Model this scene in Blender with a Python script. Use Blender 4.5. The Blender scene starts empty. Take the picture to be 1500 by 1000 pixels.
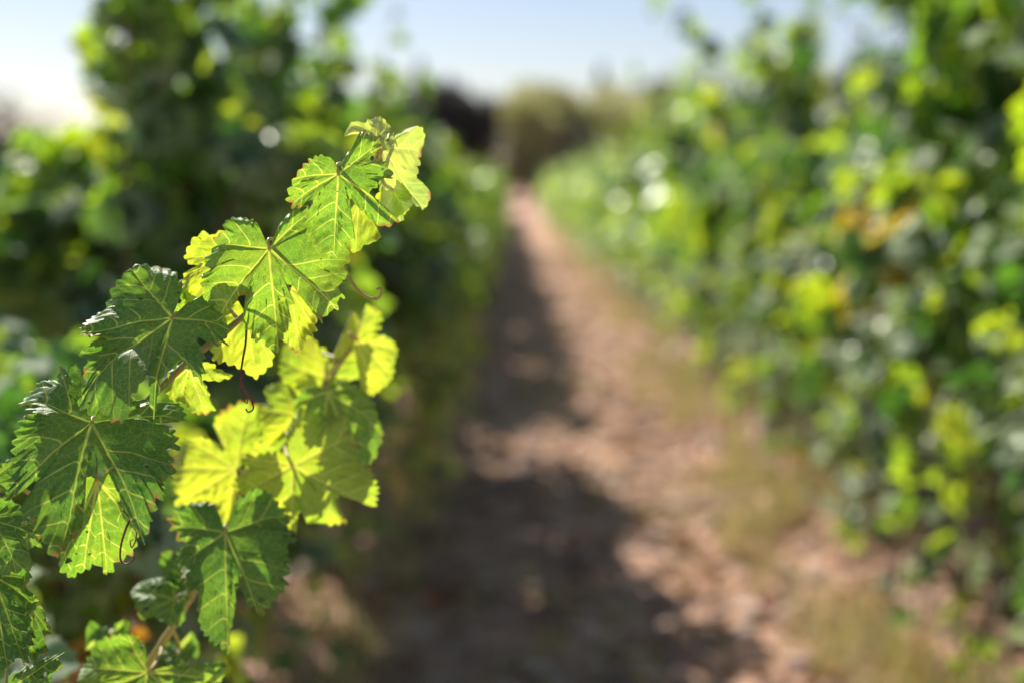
import bpy, math, random
import numpy as np
from mathutils import Vector, Matrix
R = math.radians
sc = bpy.context.scene
COL = sc.collection

# ------------------------------------------------------------------ camera, sky, sun, exposure
CAM_H, PITCH, LENS = 1.25, 6.5, 50.0
cam_d = bpy.data.cameras.new("camera"); cam = bpy.data.objects.new("camera", cam_d); COL.objects.link(cam)
cam.location = (0, 0, CAM_H); cam.rotation_euler = (R(90 - PITCH), 0, 0)
cam_d.lens = LENS; cam_d.sensor_width = 36; cam_d.clip_start = 0.05; cam_d.clip_end = 2000
cam_d.dof.use_dof = True; cam_d.dof.focus_distance = 0.945; cam_d.dof.aperture_fstop = 2.6
cam_d.dof.aperture_blades = 0
sc.camera = cam
SUN_AZ, SUN_EL = -31.0, 40.0            # degrees right of straight ahead (+Y), above the horizon
world = bpy.data.worlds.new("World"); sc.world = world; world.use_nodes = True
wn = world.node_tree; bg = wn.nodes["Background"]
sky = wn.nodes.new("ShaderNodeTexSky"); sky.sky_type = 'NISHITA'; sky.sun_disc = False
sky.sun_elevation = R(SUN_EL); sky.sun_rotation = R(SUN_AZ)
sky.air_density = 1.0; sky.dust_density = 0.3; sky.ozone_density = 2.0
wb = wn.nodes.new("ShaderNodeMix"); wb.data_type = 'RGBA'; wb.blend_type = 'MULTIPLY'; wb.inputs[0].default_value = 1.0
wb.inputs[7].default_value = (1.0, 0.90, 0.93, 1)            # the photograph's slightly rosy white balance
wn.links.new(sky.outputs[0], wb.inputs[6]); wn.links.new(wb.outputs[2], bg.inputs[0]); bg.inputs[1].default_value = 0.07
sun_d = bpy.data.lights.new("sun", 'SUN'); sun_d.energy = 5.0; sun_d.angle = R(0.5); sun_d.color = (1.0, 0.93, 0.80)
sun = bpy.data.objects.new("sun", sun_d); COL.objects.link(sun)
SV = Vector((math.sin(R(SUN_AZ)) * math.cos(R(SUN_EL)), math.cos(R(SUN_AZ)) * math.cos(R(SUN_EL)), math.sin(R(SUN_EL))))
sun.rotation_euler = SV.to_track_quat('Z', 'Y').to_euler()
sun.location = SV * 30
sc.view_settings.view_transform = 'Standard'; sc.view_settings.look = 'None'
sc.view_settings.exposure = 0.72; sc.view_settings.gamma = 1.0
sc.cycles.max_bounces = 10; sc.cycles.transmission_bounces = 6; sc.cycles.diffuse_bounces = 2; sc.cycles.glossy_bounces = 3
sc.cycles.use_denoising = True; sc.cycles.sample_clamp_indirect = 6.0

# ------------------------------------------------------------------ helpers
def at(px, py, depth):
    """point seen at photograph pixel (px, py) at a distance along the camera axis"""
    f = LENS / 36 * 1500
    v = Vector(((px - 750) / f, -(py - 500) / f, -1.0)) * depth
    return cam.rotation_euler.to_matrix() @ v + Vector((0, 0, CAM_H))
CAMP = np.array([0, 0, CAM_H])

def tag(o, label=None, cat=None, group=None, kind=None):
    for k, v in (('label', label), ('category', cat), ('group', group), ('kind', kind)):
        if v: o[k] = v
    return o
def empty(name, loc):
    o = bpy.data.objects.new(name, None); o.location = loc; o.empty_display_size = .1; COL.objects.link(o); return o
def world_loc(o):
    v = Vector(o.location)
    while o.parent: o = o.parent; v = v + Vector(o.location)
    return v
def np_mesh(name, verts, faces, mats, midx=None, smooth=True, attrs=None):
    """verts (n,3); faces = list of int arrays (m,k) with constant k each"""
    me = bpy.data.meshes.new(name)
    verts = np.asarray(verts, dtype=np.float32)
    loops = np.concatenate([np.asarray(f).ravel() for f in faces]).astype(np.int32)
    tot = np.concatenate([np.full(len(f), np.asarray(f).shape[1]) for f in faces]).astype(np.int32)
    start = np.concatenate([[0], np.cumsum(tot)[:-1]]).astype(np.int32)
    me.vertices.add(len(verts)); me.vertices.foreach_set("co", verts.ravel())
    me.loops.add(len(loops)); me.loops.foreach_set("vertex_index", loops)
    me.polygons.add(len(tot)); me.polygons.foreach_set("loop_start", start)
    if midx is not None: me.polygons.foreach_set("material_index", np.asarray(midx, dtype=np.int32))
    me.polygons.foreach_set("use_smooth", np.full(len(tot), bool(smooth)))
    for m in mats: me.materials.append(m)
    for k, v in (attrs or {}).items():
        v = np.asarray(v, dtype=np.float32)
        if v.ndim == 1:
            a = me.attributes.new(k, 'FLOAT', 'POINT'); a.data.foreach_set("value", v)
        else:
            a = me.attributes.new(k, 'FLOAT_VECTOR', 'POINT'); a.data.foreach_set("vector", v.ravel())
    me.update(); me.validate()
    return me
def obj(name, me, parent=None, loc=(0, 0, 0)):
    o = bpy.data.objects.new(name, me); COL.objects.link(o); o.location = loc
    if parent: o.parent = parent
    return o
class MB:
    """collects quads / tris with material slots"""
    def __init__(s): s.v = []; s.q = []; s.t = []; s.qm = []; s.tm = []; s.n = 0
    def add(s, v, q=None, t=None, m=0):
        v = np.asarray(v, float)
        if q is not None and len(q): s.q.append(np.asarray(q) + s.n); s.qm.append(np.full(len(q), m))
        if t is not None and len(t): s.t.append(np.asarray(t) + s.n); s.tm.append(np.full(len(t), m))
        s.v.append(v); s.n += len(v)
    def tube(s, pts, rad, seg=8, m=0, twist=0.0, rough=0.0, rng=None):
        pts = np.asarray(pts, float); n = len(pts); rad = np.broadcast_to(np.asarray(rad, float), (n,))
        tan = np.gradient(pts, axis=0); tan /= np.linalg.norm(tan, axis=1)[:, None] + 1e-9
        up = np.array([0, 0, 1.]) if abs(tan[0][2]) < .9 else np.array([1., 0, 0])
        a = np.cross(tan[0], up); a /= np.linalg.norm(a)
        V = []
        for i in range(n):
            a = a - tan[i] * a.dot(tan[i]); a /= np.linalg.norm(a) + 1e-9
            b = np.cross(tan[i], a)
            th = np.linspace(0, 2 * np.pi, seg, endpoint=False) + twist * i
            rr = rad[i] * (1 + (rough * rng.normal(size=seg) if rough else 0))
            V.append(pts[i] + (np.cos(th)[:, None] * a + np.sin(th)[:, None] * b) * np.reshape(rr, (-1, 1)) if rough else pts[i] + (np.cos(th)[:, None] * a + np.sin(th)[:, None] * b) * rr)
        V = np.concatenate(V + [pts[:1], pts[-1:]])
        q = [[i * seg + j, i * seg + (j + 1) % seg, (i + 1) * seg + (j + 1) % seg, (i + 1) * seg + j] for i in range(n - 1) for j in range(seg)]
        t = [[n * seg, (j + 1) % seg, j] for j in range(seg)] + [[n * seg + 1, (n - 1) * seg + j, (n - 1) * seg + (j + 1) % seg] for j in range(seg)]
        s.add(V, q, t, m)
    def mesh(s, name, mats, smooth=True, off=(0, 0, 0), attrs=None):
        F = []; M = []
        if s.q: F.append(np.concatenate(s.q)); M.append(np.concatenate(s.qm))
        if s.t: F.append(np.concatenate(s.t)); M.append(np.concatenate(s.tm))
        return np_mesh(name, np.concatenate(s.v) - np.asarray(off, float), F, mats, np.concatenate(M), smooth, attrs)
def spline(P, n):
    """Catmull-Rom through the points"""
    P = np.asarray(P, float); P = np.vstack([2 * P[0] - P[1], P, 2 * P[-1] - P[-2]])
    out = []; m = len(P) - 3
    for k in np.linspace(0, m - 1e-6, n):
        i = int(k); t = k - i; a, b, c, d = P[i:i + 4]
        out.append(.5 * ((2 * b) + (-a + c) * t + (2 * a - 5 * b + 4 * c - d) * t * t + (-a + 3 * b - 3 * c + d) * t ** 3))
    return np.array(out)
def nrm(v): v = np.asarray(v, float); return v / (np.linalg.norm(v, axis=-1, keepdims=True) + 1e-12)
def waves(rng, k, fmin, fmax):
    a = rng.uniform(0, 2 * np.pi, k); f = rng.uniform(fmin, fmax, k); p = rng.uniform(0, 2 * np.pi, k)
    def fn(x, y): return sum(np.sin(f[i] * (x * np.cos(a[i]) + y * np.sin(a[i])) + p[i]) for i in range(k)) / k ** .5
    return fn
def sstep(x, a, b): t = np.clip((x - a) / (b - a), 0, 1); return t * t * (3 - 2 * t)

# ------------------------------------------------------------------ materials
class NT:
    def __init__(s, name):
        s.m = bpy.data.materials.new(name); s.m.use_nodes = True; s.t = s.m.node_tree; s.t.nodes.clear()
        s.out = s.n('ShaderNodeOutputMaterial')
    def n(s, typ, **k):
        nd = s.t.nodes.new(typ)
        for a, b in k.items(): setattr(nd, a, b)
        return nd
    def put(s, sock, v):
        if isinstance(v, bpy.types.NodeSocket): s.t.links.new(v, sock)
        elif isinstance(v, (tuple, list)) and len(v) == 3 and sock.type == 'RGBA': sock.default_value = (*v, 1)
        else: sock.default_value = v
    def math(s, op, a, b=None, c=None, clamp=False):
        nd = s.n('ShaderNodeMath', operation=op, use_clamp=clamp)
        for i, x in enumerate((a, b, c)):
            if x is not None: s.put(nd.inputs[i], x)
        return nd.outputs[0]
    def rng(s, v, a, b, c=0., d=1., smooth=True):
        nd = s.n('ShaderNodeMapRange', interpolation_type='SMOOTHSTEP' if smooth else 'LINEAR')
        for i, x in enumerate((v, a, b, c, d)): s.put(nd.inputs[i], x)
        return nd.outputs[0]
    def mix(s, f, a, b, mode='MIX'):
        nd = s.n('ShaderNodeMix', data_type='RGBA', blend_type=mode)
        s.put(nd.inputs[0], f); s.put(nd.inputs[6], a); s.put(nd.inputs[7], b); return nd.outputs[2]
    def attr(s, name, out='Fac'): return s.n('ShaderNodeAttribute', attribute_name=name).outputs[out]
    def noise(s, vec, scale, detail=3., rough=.55, out='Fac'):
        nd = s.n('ShaderNodeTexNoise'); 
        if vec is not None: s.put(nd.inputs['Vector'], vec)
        nd.inputs['Scale'].default_value = scale; nd.inputs['Detail'].default_value = detail; nd.inputs['Roughness'].default_value = rough
        return nd.outputs[out]
    def ramp(s, f, stops):
        nd = s.n('ShaderNodeValToRGB'); e = nd.color_ramp.elements
        while len(e) > 1: e.remove(e[0])
        e[0].position = stops[0][0]; e[0].color = (*stops[0][1], 1)
        for p, c in stops[1:]: x = e.new(p); x.color = (*c, 1)
        s.put(nd.inputs[0], f); return nd.outputs[0]
    def bump(s, h, strength, dist, normal=None):
        nd = s.n('ShaderNodeBump'); nd.inputs['Strength'].default_value = strength; nd.inputs['Distance'].default_value = dist
        s.put(nd.inputs['Height'], h)
        if normal is not None: s.put(nd.inputs['Normal'], normal)
        return nd.outputs[0]
    def bsdf(s, color, rough, normal=None, spec=.5, **k):
        nd = s.n('ShaderNodeBsdfPrincipled'); s.put(nd.inputs['Base Color'], color); s.put(nd.inputs['Roughness'], rough)
        nd.inputs['Specular IOR Level'].default_value = spec
        if normal is not None: s.put(nd.inputs['Normal'], normal)
        return nd.outputs[0]
    def end(s, sh): s.t.links.new(sh, s.out.inputs[0]); return s.m
    def add(s, a, b):
        nd = s.n('ShaderNodeAddShader'); s.t.links.new(a, nd.inputs[0]); s.t.links.new(b, nd.inputs[1]); return nd.outputs[0]
    def trans(s, color, normal=None):
        nd = s.n('ShaderNodeBsdfTranslucent'); s.put(nd.inputs[0], color)
        if normal is not None: s.put(nd.inputs['Normal'], normal)
        return nd.outputs[0]

def detailed_leaf(name, top, under, vein, tblade, tvein, fuzz=0.0):
    """grape leaf seen close: main veins, side veins and the fine net between them"""
    g = NT(name)
    flat = g.attr('flat', 'Vector')
    p = g.rng(g.attr('vein'), 1.0, .45, 0, 1)
    ph = g.math('FRACT', g.attr('side'))
    sd = g.math('ABSOLUTE', g.math('SUBTRACT', ph, .5))
    s2 = g.math('MULTIPLY', g.rng(sd, .062, .018, 0, 1), g.attr('side_w'))
    wob = g.n('ShaderNodeVectorMath', operation='ADD')
    nz = g.n('ShaderNodeTexNoise'); g.put(nz.inputs['Vector'], flat); nz.inputs['Scale'].default_value = 160
    nsc = g.n('ShaderNodeVectorMath', operation='SCALE'); g.put(nsc.inputs[0], nz.outputs['Color']); nsc.inputs[3].default_value = .003
    g.put(wob.inputs[0], flat); g.put(wob.inputs[1], nsc.outputs[0])
    vo = g.n('ShaderNodeTexVoronoi', feature='DISTANCE_TO_EDGE'); g.put(vo.inputs['Vector'], wob.outputs[0]); vo.inputs['Scale'].default_value = 210
    t3 = g.rng(vo.outputs['Distance'], .075, .01, 0, 1)
    vo2 = g.n('ShaderNodeTexVoronoi', feature='DISTANCE_TO_EDGE'); g.put(vo2.inputs['Vector'], wob.outputs[0]); vo2.inputs['Scale'].default_value = 620
    t4 = g.rng(vo2.outputs['Distance'], .10, .02, 0, 1)
    m12 = g.math('MAXIMUM', p, g.math('MULTIPLY', s2, .9))
    m123 = g.math('MAXIMUM', m12, g.math('MULTIPLY', t3, .30))
    mall = g.math('MAXIMUM', m123, g.math('MULTIPLY', t4, .12))
    n1 = g.noise(flat, 55, 3); n2 = g.noise(flat, 900, 2)
    blade = g.mix(g.rng(n1, .3, .7), top, tuple(c * 1.45 for c in top))
    big = g.noise(flat, 22, 2); dust = g.rng(g.noise(flat, 75, 5, .7), .5, .75)
    blade = g.mix(g.math('MULTIPLY', dust, .22), blade, (.30, .31, .27))
    topc = g.mix(mall, blade, vein)
    undc = g.mix(g.math('MULTIPLY', mall, .6), under, vein)
    back = g.n('ShaderNodeNewGeometry').outputs['Backfacing']
    spots = g.rng(g.noise(flat, 210, 2), .71, .74, 0, 1)
    base = g.mix(back, topc, undc)
    brown = g.math('MULTIPLY', g.rng(g.attr('edge'), .90, 1.0), g.rng(g.noise(flat, 48, 3), .57, .66))
    base = g.mix(spots, base, (.10, .055, .02)); base = g.mix(brown, base, (.24, .12, .05))
    if fuzz: base = g.mix(fuzz, base, (.42, .44, .36))
    tb = g.mix(g.rng(big, .35, .68), tblade, (tblade[0] * .58, tblade[1] * .80, tblade[2]))
    tc = g.mix(g.math('MULTIPLY', mall, .9), tb, tvein)
    tc = g.mix(spots, tc, (.03, .015, .004)); tc = g.mix(brown, tc, (.20, .09, .02))
    h = g.math('SUBTRACT', g.math('MULTIPLY', n2, .25), mall)
    nb = g.bump(h, .35, .0008)
    rough = g.math('ADD', .50, g.math('MULTIPLY', back, .35))
    pr = g.bsdf(base, rough, nb, .2)
    return g.end(g.add(pr, g.trans(tc, g.bump(h, .3, .0006))))

def row_leaf(name, ramp_r, ramp_t, under):
    """vine leaf at a distance: each leaf its own green"""
    g = NT(name)
    geo = g.n('ShaderNodeNewGeometry')
    rnd = geo.outputs['Random Per Island']
    tc_ = g.n('ShaderNodeTexCoord').outputs['Object']
    nz = g.noise(tc_, 45, 2)
    col = g.ramp(rnd, ramp_r); col = g.mix(g.rng(nz, .3, .7), col, g.mix(1.0, col, (.65, .7, .6), 'MULTIPLY'))
    base = g.mix(geo.outputs['Backfacing'], col, under)
    t = g.ramp(rnd, ramp_t); t = g.mix(g.rng(nz, .3, .7), t, g.mix(1.0, t, (.72, .78, .7), 'MULTIPLY'))
    nb = g.bump(g.noise(tc_, 120, 2), .2, .004)
    r = g.math('ADD', .45, g.math('MULTIPLY', geo.outputs['Backfacing'], .4))
    return g.end(g.add(g.bsdf(base, r, nb, 1.0), g.trans(t)))

M = {}
M['leaf_mature'] = detailed_leaf('leaf_mature', (.030, .085, .024), (.10, .15, .08), (.22, .28, .09), (.095, .19, .012), (.28, .35, .04))
M['leaf_mid'] = detailed_leaf('leaf_mid', (.040, .105, .024), (.12, .17, .08), (.30, .35, .11), (.18, .30, .012), (.44, .47, .05))
M['leaf_young'] = detailed_leaf('leaf_young', (.070, .130, .030), (.16, .20, .09), (.30, .34, .11), (.40, .45, .014), (.48, .46, .06))
M['leaf_tip'] = detailed_leaf('leaf_tip', (.10, .16, .05), (.22, .26, .16), (.32, .36, .16), (.29, .36, .03), (.42, .43, .08), fuzz=.35)
M['leaf_row'] = row_leaf('leaf_row',
    [(0, (.013, .042, .014)), (.45, (.024, .072, .018)), (.8, (.046, .108, .022)), (.985, (.09, .15, .03)), (.997, (.30, .20, .03)), (1, (.26, .09, .03))],
    [(0, (.020, .07, .010)), (.32, (.07, .18, .012)), (.48, (.20, .36, .014)), (.75, (.37, .50, .014)), (.985, (.45, .50, .015)), (.997, (.50, .30, .02)), (1, (.35, .08, .01))], (.13, .18, .10))
M['leaf_autumn'] = row_leaf('leaf_autumn',
    [(0, (.34, .28, .03)), (.7, (.42, .30, .03)), (1, (.40, .15, .03))],
    [(0, (.60, .52, .02)), (.7, (.62, .42, .02)), (1, (.52, .18, .01))], (.24, .20, .08))
def stem_mat(name, a, b, trans=None, rough=.45):
    g = NT(name); tc = g.n('ShaderNodeTexCoord').outputs['Object']
    n = g.noise(tc, 140, 3); c = g.mix(g.rng(n, .35, .65), a, b)
    sh = g.bsdf(c, rough, g.bump(n, .3, .001), .4)
    return g.end(g.add(sh, g.trans(trans)) if trans else sh)
M['stem_green'] = stem_mat('stem_green', (.17, .22, .06), (.26, .22, .09), (.07, .08, .01))
M['petiole'] = stem_mat('petiole', (.34, .32, .12), (.32, .24, .10), (.20, .19, .04))
M['tendril_green'] = stem_mat('tendril_green', (.36, .32, .10), (.34, .26, .10), (.14, .12, .02))
M['tendril_red'] = stem_mat('tendril_red', (.11, .035, .02), (.17, .05, .03), None, .5)
M['cane'] = stem_mat('cane', (.13, .075, .045), (.22, .14, .08), None, .65)
def bark():
    g = NT('bark'); tc = g.n('ShaderNodeTexCoord').outputs['Object']
    mp = g.n('ShaderNodeMapping'); mp.inputs['Scale'].default_value = (1, 1, .18); g.put(mp.inputs[0], tc)
    n = g.noise(mp.outputs[0], 60, 6, .65)
    return g.end(g.bsdf(g.ramp(n, [(.25, (.035, .024, .018)), (.55, (.10, .070, .050)), (.8, (.19, .14, .10))]), .85, g.bump(n, .9, .012), .2))
M['bark'] = bark()
def soil():
    g = NT('soil'); tc = g.n('ShaderNodeTexCoord').outputs['Object']
    a = g.noise(tc, 1.1, 5, .6); b = g.noise(tc, 9, 5, .65); c = g.noise(tc, 55, 4, .7); d = g.noise(tc, 210, 3, .6)
    col = g.ramp(g.math('ADD', g.math('MULTIPLY', b, .6), g.math('MULTIPLY', c, .4)),
                 [(.30, (.25, .140, .105)), (.42, (.46, .265, .190)), (.55, (.64, .405, .300)), (.70, (.74, .53, .41))])
    dry = g.mix(g.rng(c, .4, .65), (.36, .27, .15), (.48, .37, .22))
    col = g.mix(g.math('MULTIPLY', g.rng(a, .50, .66), .4), col, dry)
    h = g.math('ADD', g.math('MULTIPLY', b, .5), g.math('ADD', g.math('MULTIPLY', c, .35), g.math('MULTIPLY', d, .15)))
    return g.end(g.bsdf(col, .92, g.bump(h, .6, .05), .15))
M['soil'] = soil()
def simple(name, stops, rough=.8, trans=None, island=True, spec=.3):
    g = NT(name); geo = g.n('ShaderNodeNewGeometry')
    c = g.ramp(geo.outputs['Random Per Island'], stops)
    tc = g.n('ShaderNodeTexCoord').outputs['Object']; n = g.noise(tc, 70, 3)
    c = g.mix(g.rng(n, .3, .7), c, g.mix(1.0, c, (.7, .7, .7), 'MULTIPLY'))
    sh = g.bsdf(c, rough, None, spec)
    return g.end(g.add(sh, g.trans(trans)) if trans else sh)
M['stone'] = simple('stone', [(0, (.26, .16, .125)), (.5, (.48, .32, .26)), (.85, (.60, .44, .36)), (1, (.68, .56, .49))], .85)
M['grass'] = simple('grass', [(0, (.14, .19, .05)), (.2, (.28, .28, .10)), (.6, (.52, .43, .24)), (1, (.62, .52, .33))], .6, (.12, .11, .03))
M['litter'] = simple('litter', [(0, (.30, .14, .07)), (.4, (.46, .27, .15)), (.8, (.56, .40, .25)), (.93, (.40, .08, .03)), (1, (.48, .34, .10))], .6, (.10, .05, .01))
M['crown_dark'] = simple('crown_dark', [(0, (.038, .036, .036)), (.6, (.064, .062, .058)), (1, (.090, .085, .075))], .6, (.006, .006, .004))
M['crown_olive'] = simple('crown_olive', [(0, (.22, .235, .115)), (.6, (.33, .34, .17)), (1, (.40, .40, .21))], .6, (.24, .24, .10))
M['crown_conifer'] = simple('crown_conifer', [(0, (.018, .030, .020)), (1, (.035, .05, .03))], .6)

# ------------------------------------------------------------------ ground (one sheet to the horizon)
def ground_z(x, y):
    rg = np.random.default_rng(5)
    w1 = waves(rg, 6, 1.0, 3.0); w2 = waves(rg, 8, 6, 16); w3 = waves(rg, 10, 25, 60)
    near = np.exp(-np.abs(y) / 22) * np.exp(-np.maximum(np.abs(x) - 3, 0) / 4)
    ridge = .05 * (np.exp(-((x + .85) / .35) ** 2) + np.exp(-((x - 1.45) / .38) ** 2))
    rut = -.03 * (np.exp(-((x + .15) / .22) ** 2) + np.exp(-((x - .75) / .22) ** 2))
    return (.020 * w1(x, y) + .018 * w2(x, y) + .013 * w3(x, y) + ridge + rut) * near
def axis(parts): return np.unique(np.concatenate([np.linspace(a, b, n) for a, b, n in parts]))
gx = axis([(-600, -40, 10), (-40, -3, 24), (-3, 3, 200), (3, 40, 24), (40, 600, 10)])
gy = axis([(-60, 0, 8), (0, 2, 12), (2, 9, 230), (9, 25, 130), (25, 100, 50), (100, 900, 14)])
X, Y = np.meshgrid(gx, gy); Z = ground_z(X, Y)
nx, ny = len(gx), len(gy); idx = np.arange(nx * ny).reshape(ny, nx)
q = np.stack([idx[:-1, :-1], idx[:-1, 1:], idx[1:, 1:], idx[1:, :-1]], -1).reshape(-1, 4)
tag(obj('ground', np_mesh('ground', np.stack([X, Y, Z], -1).reshape(-1, 3), [q], [M['soil']])), kind='structure')

# ------------------------------------------------------------------ leaves by the thousand (row vines)
PROF = np.array([(0, 1.0), (13, .80), (27, .60), (40, .80), (52, .93), (66, .74), (80, .60), (95, .72), (108, .80), (128, .66), (148, .60), (165, .46), (177, .10)])
def leaf_template(n_half, rings, teeth=0.0, seed=0):
    """flat grape leaf, midrib along +y, blade of unit length; a fan of rings"""
    rg = np.random.default_rng(seed)
    half = np.linspace(0, 177, n_half)
    ang = np.concatenate([-half[::-1][:-1], half]); k = len(ang)
    rad = np.interp(np.abs(ang), PROF[:, 0], PROF[:, 1]) * rg.uniform(.92, 1.08, k)
    if teeth: rad *= 1 + teeth * np.where(np.arange(k) % 2, 1, -1)
    a = np.radians(ang); bx, by = np.sin(a) * rad, np.cos(a) * rad
    V = [[0, 0, 0]]; 
    for r in range(1, rings + 1):
        t = r / rings
        for i in range(k): V.append([bx[i] * t, by[i] * t, 0])
    V = np.array(V, float)
    x, y = V[:, 0], V[:, 1]; rr = np.hypot(x, y); w = waves(rg, 4, 3, 7)
    V[:, 2] = -.22 * rr ** 2 + .10 * np.abs(x) + .09 * rr * w(x, y) + .05 * np.sin(4 * np.arctan2(x, y)) * rr
    T = [[0, 2 + i, 1 + i] for i in range(k - 1)]
    Q = [[1 + (r - 1) * k + i, 1 + (r - 1) * k + i + 1, 1 + r * k + i + 1, 1 + r * k + i] for r in range(1, rings) for i in range(k - 1)]
    Q = [q_[::-1] for q_ in Q]
    return V, np.array(T), np.array(Q).reshape(-1, 4)
TEMPL_NEAR = [leaf_template(17, 2, .05, s) for s in range(5)]
TEMPL_FAR = [leaf_template(9, 1, 0, s) for s in range(5)]
def add_leaves(mb, rg, templ, pos, nor, mid, size, mat=None):
    nor = nrm(nor); mid = nrm(mid - nor * np.sum(mid * nor, 1)[:, None]); side = np.cross(mid, nor)
    which = rg.integers(0, len(templ), len(pos))
    for w in range(len(templ)):
        V, T, Q = templ[w]
        groups = [(which == w, 0)] if mat is None else [((which == w) & (mat == m), m) for m in np.unique(mat)]
        for sel, m in groups:
            n = int(sel.sum())
            if not n: continue
            S = size[sel][:, None, None]; zs = rg.uniform(.2, 1.9, n)[:, None, None] * S; wx = rg.uniform(.85, 1.2, n)[:, None, None] * S
            P = pos[sel][:, None, :] + V[None, :, :1] * side[sel][:, None, :] * wx + V[None, :, 1:2] * mid[sel][:, None, :] * S + V[None, :, 2:] * nor[sel][:, None, :] * zs
            k = len(V); off = (np.arange(n) * k)[:, None, None]
            mb.add(P.reshape(-1, 3), (Q[None] + off).reshape(-1, 4) if len(Q) else None, (T[None] + off).reshape(-1, 3), m)

def vine_meshes(seed, templ, H=1.85, side=1, dens=1.0, length=.95, low=.04, autumn=None, tall=1, wide=1.0, top_wide=1.0, extra=(), up=1.0, leaf=1.0):
    """one trained vine: trunk mesh and crown mesh (canes and leaves)"""
    rg = np.random.default_rng(seed)
    tr = MB()
    P = [[0, 0, -.05], [rg.normal(0, .03), rg.normal(0, .04), .22], [rg.normal(0, .04), rg.normal(0, .05), .46], [rg.normal(0, .03), rg.normal(0, .05), .68]]
    sp = spline(P, 16); tr.tube(sp, np.linspace(.052, .034, 16) * (1 + .12 * rg.normal(size=16)), 10, 0, rough=.10, rng=rg)
    for sgn in (-1, 1):
        e = spline([sp[-1], [rg.normal(0, .03), sgn * .2, .73], [rg.normal(0, .04), sgn * .48, .76 + rg.normal(0, .03)]], 9)
        tr.tube(e, np.linspace(.03, .016, 9), 8, 0, rough=.08, rng=rg)
    cr = MB(); pos = []; nor = []; mid = []; siz = []
    n_sh = int(46 * dens)
    for i in range(n_sh + len(extra)):
        y0 = (i / (n_sh - 1) - .5) * length + rg.normal(0, .06)
        s = 1 if i % 2 else -1; hang = (i // 2) % 5 in (1, 2, 4)
        if not hang and i < n_sh and rg.random() > up: continue
        b = np.array([rg.normal(0, .04), y0, .74 + rg.normal(0, .07)])
        dy = rg.normal(0, .15)
        if hang:
            out = rg.uniform(.16, .40) * wide; top = rg.uniform(.85, 1.30) * min(1, H / 1.5)
            C = [b, b + [s * out * .35, dy * .4, (top - .74) * .8], [s * out * .85, y0 + dy, top], [s * (out + .04), y0 + dy * 1.3, .5 * top + .2], [s * (out + .03), y0 + dy * 1.6, rg.uniform(low, low + .30)]]
        else:
            h = H * rg.uniform(.78, 1.0) + (rg.uniform(.10, .22) * tall if i % 7 == 0 else 0); out = abs(rg.normal(0, .15)) * wide * top_wide
            C = [b, [s * out * .6, y0 + dy * .5, .5 * (.74 + h)], [s * out * 1.1, y0 + dy, .25 * .74 + .75 * h], [s * (out * 1.4 + rg.uniform(0, .10) * top_wide), y0 + dy * 1.5, h]]
        if i >= n_sh: C = extra[i - n_sh]
        c = spline(C, 22); cr.tube(c, np.linspace(.0055, .0018, 22), 5, 1)
        ln = np.sum(np.linalg.norm(np.diff(c, axis=0), axis=1)); k = int(ln / (.042 * leaf ** 1.3))
        for j in range(k):
            u = (j + .5) / k; p = c[min(21, int(u * 21))]
            for rep in range(2 if u < .8 else 1):
                out_v = nrm(np.array([p[0] + s * .12, rg.normal(0, .16), .0]))
                d = nrm(out_v * rg.uniform(.1, 1.0) + rg.normal(0, .8, 3)) * rg.uniform(.03, .11) * (1 if u < .85 else .6)
                pos.append(p + d); siz.append(leaf * rg.uniform(.046, .080) * (1 - .55 * max(0, u - .6) / .4))
                nor.append(out_v * .55 + np.array([0, 0, .6]) + rg.normal(0, .62, 3))
                mid.append(out_v * .30 + np.array([0, 0, -.9]) + rg.normal(0, .45, 3))
    pos = np.array(pos); nor = np.array(nor); mid = np.array(mid); siz = np.array(siz)
    keep = pos[:, 2] > .05; pos, nor, mid, siz = pos[keep], nor[keep], mid[keep], siz[keep]
    mat = np.zeros(len(pos), int)
    if autumn is not None:
        for a, r in autumn: mat[np.linalg.norm(pos - np.asarray(a), axis=1) < r] = 2
    add_leaves(cr, rg, templ, pos, nor, mid, siz, mat)
    return tr.mesh('trunk', [M['bark']]), cr.mesh('crown', [M['leaf_row'], M['cane'], M['leaf_autumn']])

ROW_L, ROW_R, STEP = -.80, 1.36, 1.12
NEAR_L = [  # Y, height, density, label
    (2.25, .98, 1.25, 'low bushy grapevine in deep shade in the bottom left corner behind the sharp shoot'),
    (3.35, 2.10, .8, 'tall dark grapevine at the head of the left row, its top cut by the frame'),
    (4.40, 2.05, .85, 'bright yellow-green grapevine in the left row, right behind the sharp shoot'),
    (5.45, 1.82, .9, 'sunlit grapevine in the left row whose top meets the open sky, above the sharp shoot'),
    (6.52, 1.60, .9, 'blurred grapevine in the left row, just right of the sharp shoot tip')]
NEAR_R = [
    (2.75, 2.35, 1.6, 'dark tall grapevine at the right edge, nearest of the right row'),
    (3.87, 2.15, 1.4, 'grapevine second in the right row, carrying a small cluster of yellow and orange leaves'),
    (4.97, 1.52, 1.25, 'low all green grapevine third in the right row, left of the yellow and orange leaves'),
    (6.09, 1.54, 1.25, 'lower grapevine fourth in the right row, under the sky gap with a dark tree'),
    (7.21, 2.06, 1.1, 'grapevine fifth in the right row, with a stray shoot standing against the sky')]
def place(row_x, Y, tm, cm, label, group, rz=0, s=1.0):
    r = empty('grapevine', (row_x, Y, float(ground_z(np.array(row_x), np.array(Y))))); r.rotation_euler.z = rz; r.scale = (1, 1, s)
    tag(r, label, 'grapevine', group); obj('trunk', tm, r); obj('crown', cm, r); return r
GL, GR = 'grapevines of the left row', 'grapevines of the right row'
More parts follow.
